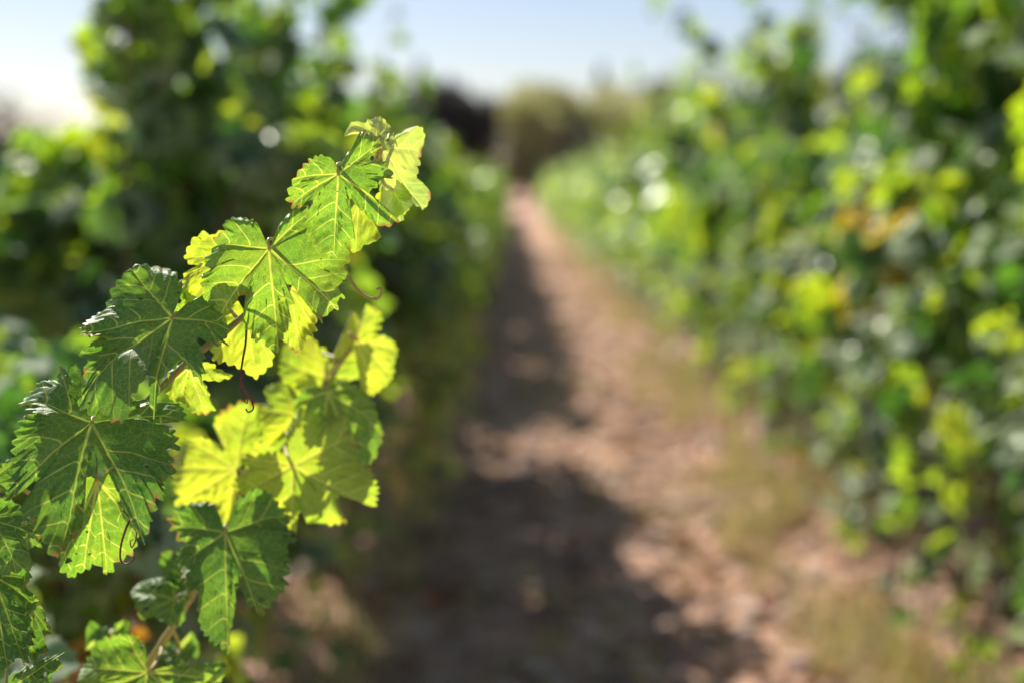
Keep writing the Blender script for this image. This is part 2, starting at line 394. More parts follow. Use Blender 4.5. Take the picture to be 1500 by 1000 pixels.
for i, (Y, H, de, lab) in enumerate(NEAR_L):
    t, c = vine_meshes(100 + i, TEMPL_NEAR, H, 1, dens=de, leaf=1.15, wide=1.12, up=.52 if i else 1, tall=0 if i == 0 else 1, top_wide=.5 if i == 1 else 1.0, length=1.3 if i == 0 else .75, extra=[[(.1, 0, 1.5), (.12, 0, 1.85), (.28, -.05, 2.0), (.39, -.1, 1.93), (.41, -.12, 1.77)]] if i == 2 else ()); place(ROW_L + (-.12, 0, .12, .14, .15)[i], Y, t, c, lab, GL)
for i, (Y, H, de, lab) in enumerate(NEAR_R):
    aut = [((-.40, -.04, 1.12), .21), ((-.43, -.02, .95), .10)] if i == 1 else None
    t, c = vine_meshes(200 + i, TEMPL_NEAR, H, -1, dens=de * .9, leaf=1.28, autumn=aut, extra=[[(-.1, 0, 1.5), (-.3, 0, 1.85), (-.5, .05, 2.0), (-.66, .08, 2.12)], [(-.1, 0, 1.5), (.02, 0, 1.85), (.1, 0, 2.0), (.2, 0, 2.14)]] if i == 4 else ()); place(ROW_R, Y, t, c, lab, GR)
mids = [vine_meshes(300 + i, TEMPL_FAR, (1.36, 1.62, 1.46, 1.70, 1.40, 1.55, 1.90, 2.02, 1.95)[i], 1, dens=(.85 if i < 6 else .75), up=.5 if i < 6 else 1) for i in range(9)]
thin = vine_meshes(333, TEMPL_FAR, .85, 1, dens=.4); rr_ = random.Random(4)
for row_x, Y0, g_, w_ in ((ROW_L, NEAR_L[-1][0] + STEP, GL, 'left'), (ROW_R, NEAR_R[-1][0] + STEP, GR, 'right')):
    k = 0
    while Y0 + k * STEP < 47:
        y = Y0 + k * STEP; t, c = thin if w_ == 'left' and k == 0 else mids[(k * 5 + (3 if w_ == 'left' else 0)) % 6 if w_ == 'left' or y > 13 else 6 + k % 3]
        lab = ('blurred grapevine halfway down the %s row, beyond the near vines' if y < 20 else 'tiny grapevine at the far end of the %s row near the dark trees') % w_
        place(row_x + rr_.uniform(-.06, .06) + (.16 if w_ == 'left' else 0), y + rr_.uniform(-.08, .08), t, c, lab, g_, math.pi * rr_.randint(0, 1) + rr_.uniform(-.08, .08), rr_.uniform(.86, 1.0) if w_ == 'left' else rr_.uniform(.95, 1.08))
        k += 1

# ------------------------------------------------------------------ stones, dead leaves, grass on the ground
rg = np.random.default_rng(21)
def scatter(n, xmean, xsd, ymin=2.6, ymax=26):
    u = rg.random(n); y = ymin * (ymax / ymin) ** u
    x = np.concatenate([rg.normal(xmean[i % len(xmean)], xsd[i % len(xsd)], 1) for i in range(n)]); return x, y
def stones():
    mb = MB(); ico = []
    import bmesh
    bm = bmesh.new(); bmesh.ops.create_icosphere(bm, subdivisions=2, radius=1)
    V0 = np.array([v.co[:] for v in bm.verts]); F0 = np.array([[v.index for v in f.verts] for f in bm.faces]); bm.free()
    x, y = scatter(6500, [.3, .3, .9, -.3], [.6, .5, .35, .35]); z = ground_z(x, y)
    for i in range(len(x)):
        s = rg.lognormal(-4.25, .55); s = min(s, .06); V = V0 * (1 + .16 * waves(rg, 3, 1.2, 3)(V0[:, 0] + V0[:, 2], V0[:, 1] - V0[:, 2]))[:, None]
        a = rg.uniform(0, 6.28); c_, s_ = math.cos(a), math.sin(a); V = V * [1.3, .9, .55]
        V = np.stack([V[:, 0] * c_ - V[:, 1] * s_, V[:, 0] * s_ + V[:, 1] * c_, V[:, 2]], 1) * s
        mb.add(V + [x[i], y[i], z[i] + s * .12], None, F0)
    return mb.mesh('pebbles', [M['stone']])
tag(obj('pebbles', stones()), 'pale pinkish pebbles strewn over the soil of the path', 'pebbles', kind='stuff')
def litter():
    mb = MB(); n = 4200; x, y = scatter(n, [.2, .95, -.45, .5], [.6, .3, .25, .5]); z = ground_z(x, y)
    pos = np.stack([x, y, z + .008], 1); nor = np.stack([rg.normal(0, .4, n), rg.normal(0, .4, n), np.ones(n)], 1)
    add_leaves(mb, rg, TEMPL_FAR, pos, nor, rg.normal(0, 1, (n, 3)), rg.uniform(.02, .05, n)); return mb.mesh('fallen_leaves', [M['litter']])
tag(obj('fallen_leaves', litter()), 'dry brown and red vine leaves fallen on the path', 'fallen leaves', kind='stuff')
def grass():
    mb = MB(); V = []; 
    def tuft(x, y, n, h, sp):
        z = float(ground_z(np.array(x), np.array(y)))
        for k in range(n):
            a = rg.uniform(0, 6.28); px, py = x + rg.normal(0, sp), y + rg.normal(0, sp); hh = h * rg.uniform(.4, 1.2); lean = rg.uniform(.1, .9) * hh; w = rg.uniform(.0018, .0035)
            dx, dy = math.cos(a), math.sin(a); b = np.array([px, py, z])
            p0, p1, p2 = b, b + [dx * lean * .35, dy * lean * .35, hh * .6], b + [dx * lean, dy * lean, hh]
            sd = np.array([-dy, dx, 0]) * w
            V.append(np.array([p0 - sd, p0 + sd, p1 + sd * .8, p1 - sd * .8, p2]))
    clump = waves(np.random.default_rng(3), 5, 1.2, 5)
    for i in range(1500):
        y = 2.7 * (40 / 2.7) ** rg.random(); x = rg.choice([rg.normal(1.02, .17), rg.normal(-.42, .10), rg.normal(.30, .16)], p=[.62, .18, .20])
        if clump(x * 2.5, y) < -.15: continue
        tuft(x, y, rg.integers(8, 22), rg.uniform(.06, .20) if x > .7 or x < -.3 else rg.uniform(.03, .08), .03)
    n = len(V); off = (np.arange(n) * 5)[:, None]
    mb.add(np.concatenate(V), np.array([[0, 1, 2, 3]]) + off, np.array([[3, 2, 4]]) + off); return mb.mesh('grass', [M['grass']])
tag(obj('grass', grass()), 'thin dry grass growing at the feet of the vines', 'grass', kind='stuff')

# ------------------------------------------------------------------ trees at the end of the alley
def tree(x, y, h, w, mat, label, cat='tree', conifer=False, seed=0, name='tree', low=.12):
    rg = np.random.default_rng(seed); r = empty(name, (x, y, 0)); tag(r, label, cat, 'trees beyond the vineyard')
    tr = MB(); top = h * (.95 if conifer else .6)
    P = spline([[0, 0, -.1], [rg.normal(0, .1), rg.normal(0, .1), top * .5], [rg.normal(0, .15), rg.normal(0, .15), top]], 10)
    tr.tube(P, np.linspace(.035 * h, .008 * h, 10), 9, 0, rough=.06, rng=rg)
    cr = MB(); n = 4200; C = []; S = []
    if conifer:
        for i in range(n):
            u = rg.random() ** .7; z = h * (low + (1 - low) * (1 - u)); rad = w * u * rg.uniform(.3, 1) ** .5; a = rg.uniform(0, 6.28)
            C.append([rad * math.cos(a), rad * math.sin(a), z - rad * .25])
    else:
        lobes = []
        for i in range(24):
            a = rg.uniform(0, 6.28); rad = w * rg.uniform(.1, .72); z = h * rg.uniform(low + .05, .86)
            lobes.append((np.array([rad * math.cos(a), rad * math.sin(a), z]), w * rg.uniform(.32, .55)))
            b = spline([P[rg.integers(3, 9)], lobes[-1][0] * [.5, .5, .85], lobes[-1][0]], 6); tr.tube(b, np.linspace(.012 * h, .003 * h, 6), 6)
        for i in range(n):
            c, rd = lobes[rg.integers(0, 24)]; d = nrm(rg.normal(size=3)) * rd * rg.random() ** .33; d[2] *= .8; C.append(c + d)
    C = np.array(C); C = C[C[:, 2] > low * h * .6]; n = len(C)
    q0 = np.array([[-1, -.5, 0], [0, -.9, .1], [1, -.3, 0], [.6, .8, .12], [-.5, .9, 0]])
    A = nrm(rg.normal(size=(n, 3))); B = nrm(np.cross(A, rg.normal(size=(n, 3)))); N_ = np.cross(A, B); s = rg.uniform(.05, .13, n)[:, None, None] * (h / 5)
    V = C[:, None] + s * (q0[None, :, :1] * A[:, None] + q0[None, :, 1:2] * B[:, None] + q0[None, :, 2:] * N_[:, None])
    off = (np.arange(n) * 5)[:, None]
    cr.add(V.reshape(-1, 3), np.array([[0, 1, 2, 3]]) + off, np.array([[0, 3, 4]]) + off)
    obj('trunk', tr.mesh('trunk', [M['bark']]), r); obj('crown', cr.mesh('crown', [mat]), r); return r
def tpos(px, y): return (px - 750) / 2083 * y
D, O, K = M['crown_dark'], M['crown_olive'], M['crown_conifer']
TR = [  # px, Y, height, half width, material, label, conifer
    (617, 80, 6.9, 1.2, K, 'thin pointed conifer at the left end of the far tree line', True),
    (655, 74, 5.6, 2.6, D, 'dark brown broad tree left of the end of the path', False),
    (712, 74, 5.2, 2.2, D, 'dark tree standing exactly where the path ends', False),
    (636, 84, 6.4, 2.6, D, 'dark tree half hidden by the left row of vines', False),
    (772, 72, 5.3, 1.9, O, 'olive green tree just right of the end of the path', False),
    (822, 76, 6.1, 2.6, O, 'tallest olive green tree right of the end of the path', False),
    (858, 66, 3.7, 1.7, D, 'low dark bush in front of the olive green trees', False),
    (880, 82, 6.8, 1.3, K, 'pointed dark conifer beside the olive green trees', True),
    (925, 76, 5.9, 2.8, O, 'olive green tree partly hidden by the right row of vines', False),
    (1010, 74, 6.2, 3.0, D, 'dark tree behind the right row of vines, left of the stray shoots', False),
    (1290, 46, 5.3, 2.6, D, 'dark rounded tree showing in the gap above the right row of vines', False),
    (15, 50, 3.6, 2.2, D, 'dark tree at the left edge beyond the open field', False),
    (-60, 46, 4.4, 2.4, K, 'dark conifer at the left edge beyond the open field', True),
    (560, 80, 5.0, 2.8, D, 'dark tree behind the crowns of the left row of vines', False)]
for i, (px, y, h, w, m_, lab, con) in enumerate(TR):
    tree(tpos(px, y), y, h * 1.13, w * 1.08, m_, lab, 'tree', con, 40 + i, 'conifer' if con else 'tree', .05)

# ------------------------------------------------------------------ foreground vine with its two long shoots
VINE = Vector((-.80, 1.02, 0))
fg = empty('grapevine', VINE); tag(fg, 'nearest grapevine at lower left, two long shoots reaching into the alley, one sharp', 'grapevine', GL)
tr_m, _ = vine_meshes(77, TEMPL_NEAR, 1.0)
obj('trunk', tr_m, fg)
def wl(o): return np.array(world_loc(o))
def put(name, mb, mats, parent, label=None):
    o = obj(name, mb.mesh(name, mats, off=wl(parent)), parent)
    if label: o['label'] = label
    return o

def leaf_mesh(spec):
    """a leaf from its outline (seen in the photograph) laid on a tilted plane in space, then bulged, creased and toothed"""
    ox, oy, zs = spec['frame']; rg = np.random.default_rng(spec.get('seed', 1))
    A = np.array(at(ox + spec['at'][0] / zs, oy + spec['at'][1] / zs, spec['d']))
    t, yw = R(spec['tilt'] - (9 if 14 < spec['tilt'] < 29 else 1)), R(spec.get('yaw', 0) + 9)
    n = np.array([math.sin(yw) * math.cos(t), -math.cos(yw) * math.cos(t), math.sin(t)])
    ex = nrm(np.cross([0, 0, 1.0], n)); ey = np.cross(n, ex)                # ex to the right, ey up in the leaf's plane
    K_ = []; T_ = []
    for p in spec['out']:
        w = np.array(at(ox + p[0] / zs, oy + p[1] / zs, 1.0)) - CAMP
        h = CAMP + w * (np.dot(A - CAMP, n) / np.dot(w, n)) - A
        K_.append((np.dot(h, ex), np.dot(h, ey))); T_.append(len(p) > 2)
    K_ = np.array(K_) * 1.07 * (1.16 if spec['m'] == 'leaf_tip' or 21 <= spec['seed'] <= 26 else 1.0); a_ = np.arctan2(K_[:, 0], K_[:, 1]); da = (np.diff(a_) + np.pi) % (2 * np.pi) - np.pi
    if da.sum() < 0: K_ = K_[::-1]; T_ = T_[::-1]
    th = np.arctan2(K_[:, 0], K_[:, 1])                   # clockwise from up
    th = np.unwrap(th); 
    for i in range(1, len(th)):                                             # keep it star shaped
        if th[i] <= th[i - 1] + .012: th[i] = th[i - 1] + .012
    span = th[-1] - th[0]
    if span > 2 * math.pi - .04: th = th[0] + (th - th[0]) * (2 * math.pi - .04) / span
    rad = np.hypot(K_[:, 0], K_[:, 1]); L = float(np.max(rad))
    # boundary samples between the key points
    tt = []; rr = []; key = {}
    for i in range(len(th) - 1):
        a = np.array([rad[i] * math.sin(th[i]), rad[i] * math.cos(th[i])]); b = np.array([rad[i + 1] * math.sin(th[i + 1]), rad[i + 1] * math.cos(th[i + 1])])
        m = max(2, int(np.linalg.norm(b - a) / .0011))
        key[i] = len(tt)
        for j in range(m):
            u = j / m; tt.append(th[i] + (th[i + 1] - th[i]) * u); s_ = u * u * (3 - 2 * u) * .5 + u * .5; rr.append(rad[i] + (rad[i + 1] - rad[i]) * s_)
    key[len(th) - 1] = len(tt); tt.append(th[-1]); rr.append(rad[-1])
    tt = np.array(tt); rr = np.array(rr); nb = len(tt)
    B = np.stack([rr * np.sin(tt), rr * np.cos(tt)], 1)
    # teeth along the margin
    dB = np.gradient(B, axis=0); ds = np.linalg.norm(dB, axis=1); arc = np.cumsum(ds)
    nx_ = np.stack([dB[:, 1], -dB[:, 0]], 1) / (ds[:, None] + 1e-9); nx_ *= np.sign(np.sum(nx_ * B, 1).mean())
    tl = spec.get('tooth', .0072) * (1 + .25 * waves(rg, 3, 60, 160)(arc, arc * 0))
    ph = np.cumsum(ds / tl); fr = ph % 1; w_ = np.where(fr < .62, fr / .62, (1 - fr) / .38); w_ = w_ ** .6
    edge = sstep(rr / L, .18, .42)
    B = B - nx_ * ((1 - w_) * .0035 * (L / .06) * edge * (1 + .4 * waves(rg, 3, 80, 220)(arc, arc * 0)))[:, None]
    # veins run to the lobe tips; each ray belongs to one vein
    aB = np.unwrap(np.arctan2(B[:, 0], B[:, 1])); aB += 2 * math.pi * round((tt[nb // 2] - aB[nb // 2]) / (2 * math.pi))
    tt = np.maximum.accumulate(aB) + np.arange(nb) * 2e-5; rr = np.hypot(B[:, 0], B[:, 1])
    B = np.stack([rr * np.sin(tt), rr * np.cos(tt)], 1)
    th = np.array([tt[key[i]] for i in range(len(th))]); rad = np.array([rr[key[i]] for i in range(len(th))])
    vi = [i for i in range(len(th)) if T_[i]]; vth = np.array([th[i] for i in vi]); vL = np.array([rad[i] for i in vi])
    bound = []
    for a, b in zip(vi[:-1], vi[1:]):
        j = a + 1 + int(np.argmin(rad[a + 1:b])) if b - a > 1 else None
        bound.append(th[j] if j is not None else .5 * (th[a] + th[b]))
    own = np.searchsorted(np.array(bound), tt); lo = np.concatenate([[tt[0]], bound]); hi = np.concatenate([bound, [tt[-1]]])
    nr = 46; ts = np.linspace(0, 1, nr + 1)[1:] ** .92
    U = ts[:, None]
    r2 = np.hypot(B[:, 0], B[:, 1])[None] * U
    dth = (tt - vth[own])[None]
    u = r2 * np.cos(dth); v = r2 * np.sin(dth); av = np.abs(v)
    Lv = vL[own][None]
    width = .00098 * (L / .06) ** .5 * np.clip(1.15 - .95 * u / Lv, .16, 1.2)
    vein = av / width
    rel = np.where(dth > 0, dth / (hi[own] - vth[own] + 1e-6)[None], -dth / (vth[own] - lo[own] + 1e-6)[None])
    sp = .0118 * (L / .062)
    u0 = u - .80 * av - 3.0 * av * av
    side = u0 / sp + .22 * np.tanh(v / .002) + own[None] * .37
    sw = sstep(u0 / Lv, .14, .26) * (1 - sstep(rel, .90, .98)) * (1 - sstep(vein, 14, 34) * .5)
    # in-plane position with gently bowed veins
    mid_i = int(np.argmax(vL)); bow = spec.get('bow', .16) * np.sin((tt - vth[mid_i]) * 1.15)[None] * (U - U * U) * 1.6
    ang = tt[None] + bow
    x = r2 * np.sin(ang); y = r2 * np.cos(ang)
    Bb = np.hypot(B[:, 0], B[:, 1])[None]; ang = np.arctan2(B[:, 0], B[:, 1])[None] + bow; x = Bb * U * np.sin(ang); y = Bb * U * np.cos(ang)
    # relief
    q_ = np.abs(((side % 1) - .5) * 2)
    z = .0006 * (1 - np.exp(-av / .0028)) + .0009 * (1 - q_ ** 2) * sw * sstep(av, .001, .004)
    z = z + spec.get('vfold', .07) * r2 * np.sin(np.clip(rel, 0, 1) * math.pi / 2) ** 2 * np.where(dth > 0, (hi[own] - vth[own])[None], (vth[own] - lo[own])[None])
    z = z - spec.get('dome', .15) * r2 ** 2 / L
    w1 = waves(rg, 5, 40, 90); w2 = waves(rg, 5, 120, 260); w3 = waves(rg, 6, 500, 900)
    z = z + .0034 * (L / .06) * w1(x, y) * sstep(r2 / L, .1, .7) + .0010 * w2(x, y) * sstep(r2 / L, .05, .4) + .00016 * w3(x, y)
    rim = sstep(U, .72, 1.0) * np.ones_like(z); ea = waves(rg, 4, 2.5, 7)(tt, tt * 0)[None]
    z = z + rim ** 2 * spec.get('curl', .006) * ea
    for (ca, cw, ch) in spec.get('lift', ()):                               # a lobe that rises or droops: direction, width (deg), height
        dd = (np.degrees(tt)[None] - ca + 180) % 360 - 180
        z = z + ch * np.exp(-(dd / cw) ** 2) * sstep(r2 / L, .25, 1.0)
    P = A + x[..., None] * ex + y[..., None] * ey + z[..., None] * n
    V = np.concatenate([A[None], P.reshape(-1, 3)])
    fl = np.concatenate([[[0, 0, 0]], np.stack([x, y, np.full_like(x, spec.get('seed', 1) * 3.7)], -1).reshape(-1, 3)])
    fl[0, 2] = spec.get('seed', 1) * 3.7
    g = 1 + np.arange(nr * nb).reshape(nr, nb)
    Q = np.stack([g[:-1, :-1], g[1:, :-1], g[1:, 1:], g[:-1, 1:]], -1).reshape(-1, 4)
    T = np.stack([np.zeros(nb - 1, int), g[0, :-1], g[0, 1:]], -1)
    if spec['m'] in ('leaf_mature', 'leaf_mid') and spec['seed'] < 30:        # a few insect holes
        fc = fl[Q].mean(1)[:, :2]; keep = np.ones(len(Q), bool); rh = np.random.default_rng(900 + spec['seed'])
        ok = np.where((vein.ravel()[Q - 1].min(1) > 6) & (np.hypot(fc[:, 0], fc[:, 1]) > .35 * L))[0]
        for h_ in rh.choice(ok, min(3, len(ok)), replace=False):
            rad_h = rh.uniform(.0010, .0022); dx_ = fc - fc[h_]; keep &= np.hypot(dx_[:, 0] * rh.uniform(.7, 1.3), dx_[:, 1]) > rad_h
        Q = Q[keep]
    # face winding so that the upper side looks along n
    a_, b_, c_ = V[T[0]]
    tst = sum(np.dot(np.cross(V[f[1]] - V[f[0]], V[f[2]] - V[f[0]]), n) for f in T[::7])
    if tst < 0: Q = Q[:, ::-1]; T = T[:, ::-1]
    at_ = dict(vein=np.concatenate([[0], vein.ravel()]), side=np.concatenate([[0], side.ravel()]), side_w=np.concatenate([[0], sw.ravel()]), edge=np.concatenate([[0], (U + 0 * x).ravel()]), flat=fl)
    sdir = .5 * (tt[0] + tt[-1] - 2 * math.pi) if True else 0
    sin_dir = math.sin(sdir) * ex + math.cos(sdir) * ey
    return V, Q, T, at_, A, n, sin_dir

def hero_leaf(parent, spec, stem):
    V, Q, T, at_, A, n, sd = leaf_mesh(spec)
    mb = MB(); mb.add(V, Q, T, 0)
    # petiole from the leaf base back to the nearest point of the shoot
    C = stem[np.argmin(np.linalg.norm(stem - (A + sd * .02 - n * .01), axis=1))]
    pl = spline([A + n * .0002, A + sd * .008 - n * .004, A * .45 + C * .55 - n * .006 + sd * .006, C], 14)
    k0 = mb.n; mb.tube(pl, np.linspace(.0011, .0014, 14), 8, 1)
    ex = mb.n - k0
    at2 = {k: np.concatenate([v, np.full((ex,) + v.shape[1:], 9.0 if k == 'vein' else 0.)]) for k, v in at_.items()}
    me = mb.mesh('leaf', [M[spec['m']], M['petiole']], off=wl(parent), attrs=at2)
    o = obj('leaf', me, parent)
    if spec.get('label'): o['label'] = spec['label']
    return o
def tendril(parent, pts, mat, r0=.0011, r1=.0004, label=None):
    mb = MB(); p = spline([at(*q) for q in pts], 60); mb.tube(p, np.linspace(r0, r1, 60), 8); o = put('tendril', mb, [mat], parent, label); return o

def shoot(pts, r0, r1, mats, label):
    c = spline([q if len(q) == 3 and isinstance(q, np.ndarray) else np.array(at(*q)) for q in pts], 90); mb = MB()
    rad = np.linspace(r0, r1, 90)
    for k in range(8, 90, 13): rad[k] *= 1.28; rad[k - 1] *= 1.12; rad[k + 1 if k < 89 else k] *= 1.1
    mb.tube(c, rad, 12); return put('shoot', mb, mats, fg, label), c
W3 = lambda x, y, z: np.array([x, y, z], float)
T = 1
sh1, c1 = shoot([W3(-.80, 1.25, .76), W3(-.62, 1.14, .83), (40, 765, 1.02), (150, 655, .995), (255, 548, .985), (345, 473, .98), (425, 398, .98), (500, 312, .985), (545, 245, .985), (566, 205, .985)],
                .0034, .0013, [M['stem_green']], 'sharp shoot rising from lower left with large veined leaves')
F1, F2, F3, F4, F5, F6, F7, F8 = (400, 160, 4.76), (260, 300, 4.346), (100, 370, 3.846), (0, 530, 3.571), (240, 580, 4.547), (180, 700, 3.335), (0, 640, 2.777), (400, 440, 4.165)
F9 = (0, 700, 3.333)
LEAVES1 = [
 dict(seed=1, frame=F1, at=(455, 455), d=.935, tilt=22, yaw=4, m='leaf_mid', dome=.16, curl=.004, out=[(480, 385), (425, 300), (420, 240), (480, 172), (570, 148), (650, 155), (720, 180), (762, 245, T), (700, 345), (780, 372), (822, 490), (735, 500), (690, 575), (760, 600), (830, 680), (892, 738, T), (780, 795), (715, 770), (600, 665), (548, 610), (580, 740), (606, 870), (525, 880), (515, 930), (440, 1005, T), (370, 985), (310, 935), (262, 900), (240, 800), (275, 640), (190, 690), (140, 655, T), (110, 605), (120, 550), (150, 490, T), (190, 430), (235, 375), (320, 325), (390, 345), (440, 400)]),
 dict(seed=2, frame=F2, at=(583, 283), d=.955, tilt=24, yaw=-6, m='leaf_mid', dome=.18, curl=.005, lift=((150, 16, .008),), out=[(600, 240), (592, 130), (590, 70), (640, 35), (700, 5), (770, -15), (850, 40, T), (880, 130), (950, 200), (1040, 250), (1075, 320), (1055, 400), (1078, 490), (1030, 520), (1036, 580), (1000, 600), (995, 645, T), (940, 660), (900, 727), (845, 660), (815, 570), (745, 465), (776, 560), (725, 620), (745, 700), (700, 750), (690, 800), (655, 830), (640, 900, T), (570, 862), (530, 825), (485, 835), (440, 765), (410, 725), (432, 560), (350, 650), (280, 692, T), (240, 622), (195, 600), (190, 545), (165, 465), (210, 410), (178, 350), (225, 292), (238, 260, T), (250, 212), (308, 190), (312, 130), (360, 90), (410, 84), (490, 100), (516, 130), (560, 235)]),
 dict(seed=3, frame=F3, at=(585, 370), d=.945, tilt=42, yaw=-8, m='leaf_mature', dome=.17, curl=.009, lift=((-95, 14, .006), (110, 25, -.012)), out=[(640, 320), (690, 205), (772, 170), (800, 270), (835, 325), (888, 400, T), (872, 440), (880, 500), (830, 530), (738, 500), (790, 580), (770, 620), (780, 655), (738, 706), (690, 672), (640, 630), (575, 655), (535, 720), (532, 930, T), (490, 895), (455, 820), (470, 690), (440, 770), (398, 892), (350, 852), (285, 860), (210, 832), (185, 795), (90, 792), (36, 760, T), (75, 700), (115, 662), (95, 640), (120, 592), (78, 552), (180, 480), (100, 470), (84, 442, T), (95, 390), (150, 290), (200, 270), (255, 188), (290, 160), (335, 140), (338, 112, T), (400, 90), (430, 78), (465, 74), (515, 72), (590, 95), (630, 150), (655, 190), (585, 320)]),
 dict(seed=4, frame=F4, at=(480, 320), d=.940, tilt=47, yaw=3, m='leaf_mature', dome=.20, curl=.006, lift=((-55, 25, -.010), (-120, 14, .006)), out=[(500, 285), (545, 208), (620, 200), (700, 188), (860, 160), (920, 180), (956, 262, T), (880, 290), (785, 300), (880, 322), (900, 370), (946, 432), (870, 470), (890, 512), (905, 580), (850, 590), (850, 660), (810, 690), (800, 742), (765, 780), (736, 838, T), (690, 790), (650, 730), (630, 690), (600, 630), (572, 560), (535, 542), (500, 580), (540, 632), (520, 690), (508, 795), (445, 785), (402, 872), (378, 860), (330, 925, T), (262, 902), (240, 870), (222, 840), (178, 832), (190, 745), (125, 760), (122, 690), (230, 560), (140, 620), (78, 695, T), (50, 640), (60, 560), (72, 490), (80, 430), (98, 390), (120, 330), (160, 304), (205, 300), (150, 260), (97, 194, T), (130, 140), (158, 95), (193, 58), (215, 92), (258, 72), (300, 100), (304, 34), (350, 45), (412, 50), (442, 130), (446, 200), (462, 260)]),
 dict(seed=5, frame=F1, at=(760, 270), d=.975, tilt=4, yaw=26, m='leaf_tip', dome=.2, curl=.006, tooth=.006, out=[(800, 215), (845, 190), (862, 130), (890, 104, T), (950, 150), (992, 212), (1002, 290, T), (1000, 360), (972, 422), (1030, 490), (1044, 560), (1020, 622, T), (960, 600), (930, 615), (920, 692, T), (870, 680), (810, 640), (790, 520), (755, 400)]),
 dict(seed=6, frame=F1, at=(745, 190), d=.97, tilt=30, yaw=-10, m='leaf_tip', tooth=.005, dome=.3, curl=.006, out=[(640, 175), (520, 165, T), (540, 130), (580, 104, T), (670, 142), (680, 98), (718, 64, T), (770, 90), (803, 112, T), (802, 165)]),
 dict(seed=18, frame=F1, at=(800, 225), d=.968, tilt=34, yaw=-4, m='leaf_tip', tooth=.0045, dome=.3, curl=.008, out=[(790, 180), (740, 175, T), (735, 215), (760, 285, T), (820, 270), (850, 205, T), (820, 190)]),
 dict(seed=7, frame=F1, at=(600, 660), d=.985, tilt=8, yaw=-6, m='leaf_young', tooth=.0065, out=[(640, 600), (700, 760, T), (732, 842), (752, 885, T), (640, 932), (574, 985, T), (498, 940, T), (480, 820), (500, 700), (560, 590)]),
 dict(seed=8, frame=F2, at=(300, 330), d=.985, tilt=6, yaw=-14, m='leaf_young', out=[(350, 260), (300, 148), (250, 190), (172, 178, T), (130, 215), (100, 265), (55, 350, T), (122, 418), (40, 428), (16, 470, T), (0, 560), (40, 650, T), (150, 640), (240, 560, T), (300, 430)]),
 dict(seed=9, frame=F2, at=(715, 540), d=.985, tilt=6, yaw=8, m='leaf_young', out=[(760, 470), (820, 560, T), (880, 700), (875, 790, T), (850, 832), (822, 830), (790, 930, T), (740, 915), (690, 862), (662, 820, T), (640, 700), (680, 560)]),
 dict(seed=10, frame=F2, at=(440, 700), d=.99, tilt=10, yaw=0, m='leaf_young', out=[(480, 650), (560, 760, T), (590, 880), (612, 940), (595, 1000, T), (540, 1050), (500, 1085, T), (400, 1025), (330, 1002), (238, 985, T), (215, 908), (300, 850), (270, 720, T), (390, 620)]),
 dict(seed=11, frame=F3, at=(680, 650), d=.99, tilt=4, yaw=14, m='leaf_young', out=[(740, 610), (840, 650, T), (930, 690), (760, 715), (800, 800), (862, 860, T), (820, 890), (778, 906, T), (700, 890), (640, 832, T), (600, 832), (545, 775, T), (560, 690), (640, 630)]),
 dict(seed=19, frame=F2, at=(120, 560), d=1.0, tilt=8, yaw=-4, m='leaf_mid', out=[(150, 520), (210, 560, T), (230, 640), (180, 760, T), (120, 800), (60, 860, T), (0, 780), (-60, 740, T), (-40, 640), (0, 540, T), (90, 520)]),
 dict(seed=20, frame=F1, at=(830, 560), d=.99, tilt=6, yaw=6, m='leaf_young', tooth=.006, out=[(850, 500), (920, 560, T), (960, 640), (930, 720, T), (880, 740), (800, 790, T), (740, 740), (720, 640, T), (760, 540)]),
 dict(seed=12, frame=F7, at=(395, 175), d=.985, tilt=12, yaw=10, m='leaf_mid', out=[(440, 140), (490, 260, T), (565, 370, T), (530, 470), (490, 490), (445, 562, T), (400, 505), (350, 532, T), (300, 560), (252, 530, T), (260, 400), (330, 280), (372, 160)]),
 dict(seed=13, frame=F7, at=(-40, 330), d=.96, tilt=52, yaw=12, m='leaf_mature', out=[(-10, 290), (60, 270), (110, 310, T), (160, 405, T), (110, 420), (135, 470), (60, 490, T), (0, 520), (-60, 540, T), (-140, 460), (-150, 330, T), (-90, 280)]),
 dict(seed=14, frame=F7, at=(-30, 560), d=.97, tilt=50, yaw=6, m='leaf_mature', curl=.01, out=[(0, 520), (60, 545), (130, 570, T), (120, 620), (170, 665, T), (130, 720), (150, 800), (105, 900, T), (60, 880), (30, 930, T), (-40, 900), (-120, 800, T), (-150, 640), (-90, 530)]),
 dict(seed=15, frame=F7, at=(20, 1040), d=.96, tilt=20, yaw=-10, m='leaf_mature', out=[(40, 980), (100, 930), (160, 905), (228, 890, T), (215, 920), (235, 940), (190, 980), (180, 1060, T), (60, 1120, T), (-60, 1100), (-80, 1000, T), (-20, 960)]),
 dict(seed=16, frame=F7, at=(-45, 180), d=.99, tilt=26, yaw=8, m='leaf_mature', out=[(-20, 120), (20, 85), (62, 95, T), (45, 150), (55, 230, T), (20, 270), (-20, 300, T), (-90, 280), (-120, 180, T), (-80, 110)]),
 dict(seed=17, frame=F7, at=(130, 700), d=1.0, tilt=30, yaw=14, m='leaf_mature', curl=.01, out=[(150, 690), (190, 740), (205, 800, T), (180, 810), (222, 850, T), (170, 870), (130, 900, T), (100, 860), (90, 760, T), (110, 700)]),
]
for s_ in LEAVES1: hero_leaf(sh1, s_, c1)
tendril(sh1, [(502, 372, .97), (508, 398, .965), (520, 420, .96), (536, 434, .955), (550, 438, .952), (558, 432, .95), (557, 423, .95), (552, 424, .948)], M['tendril_green'], .0013, .0008, 'pale green hooked tendril')
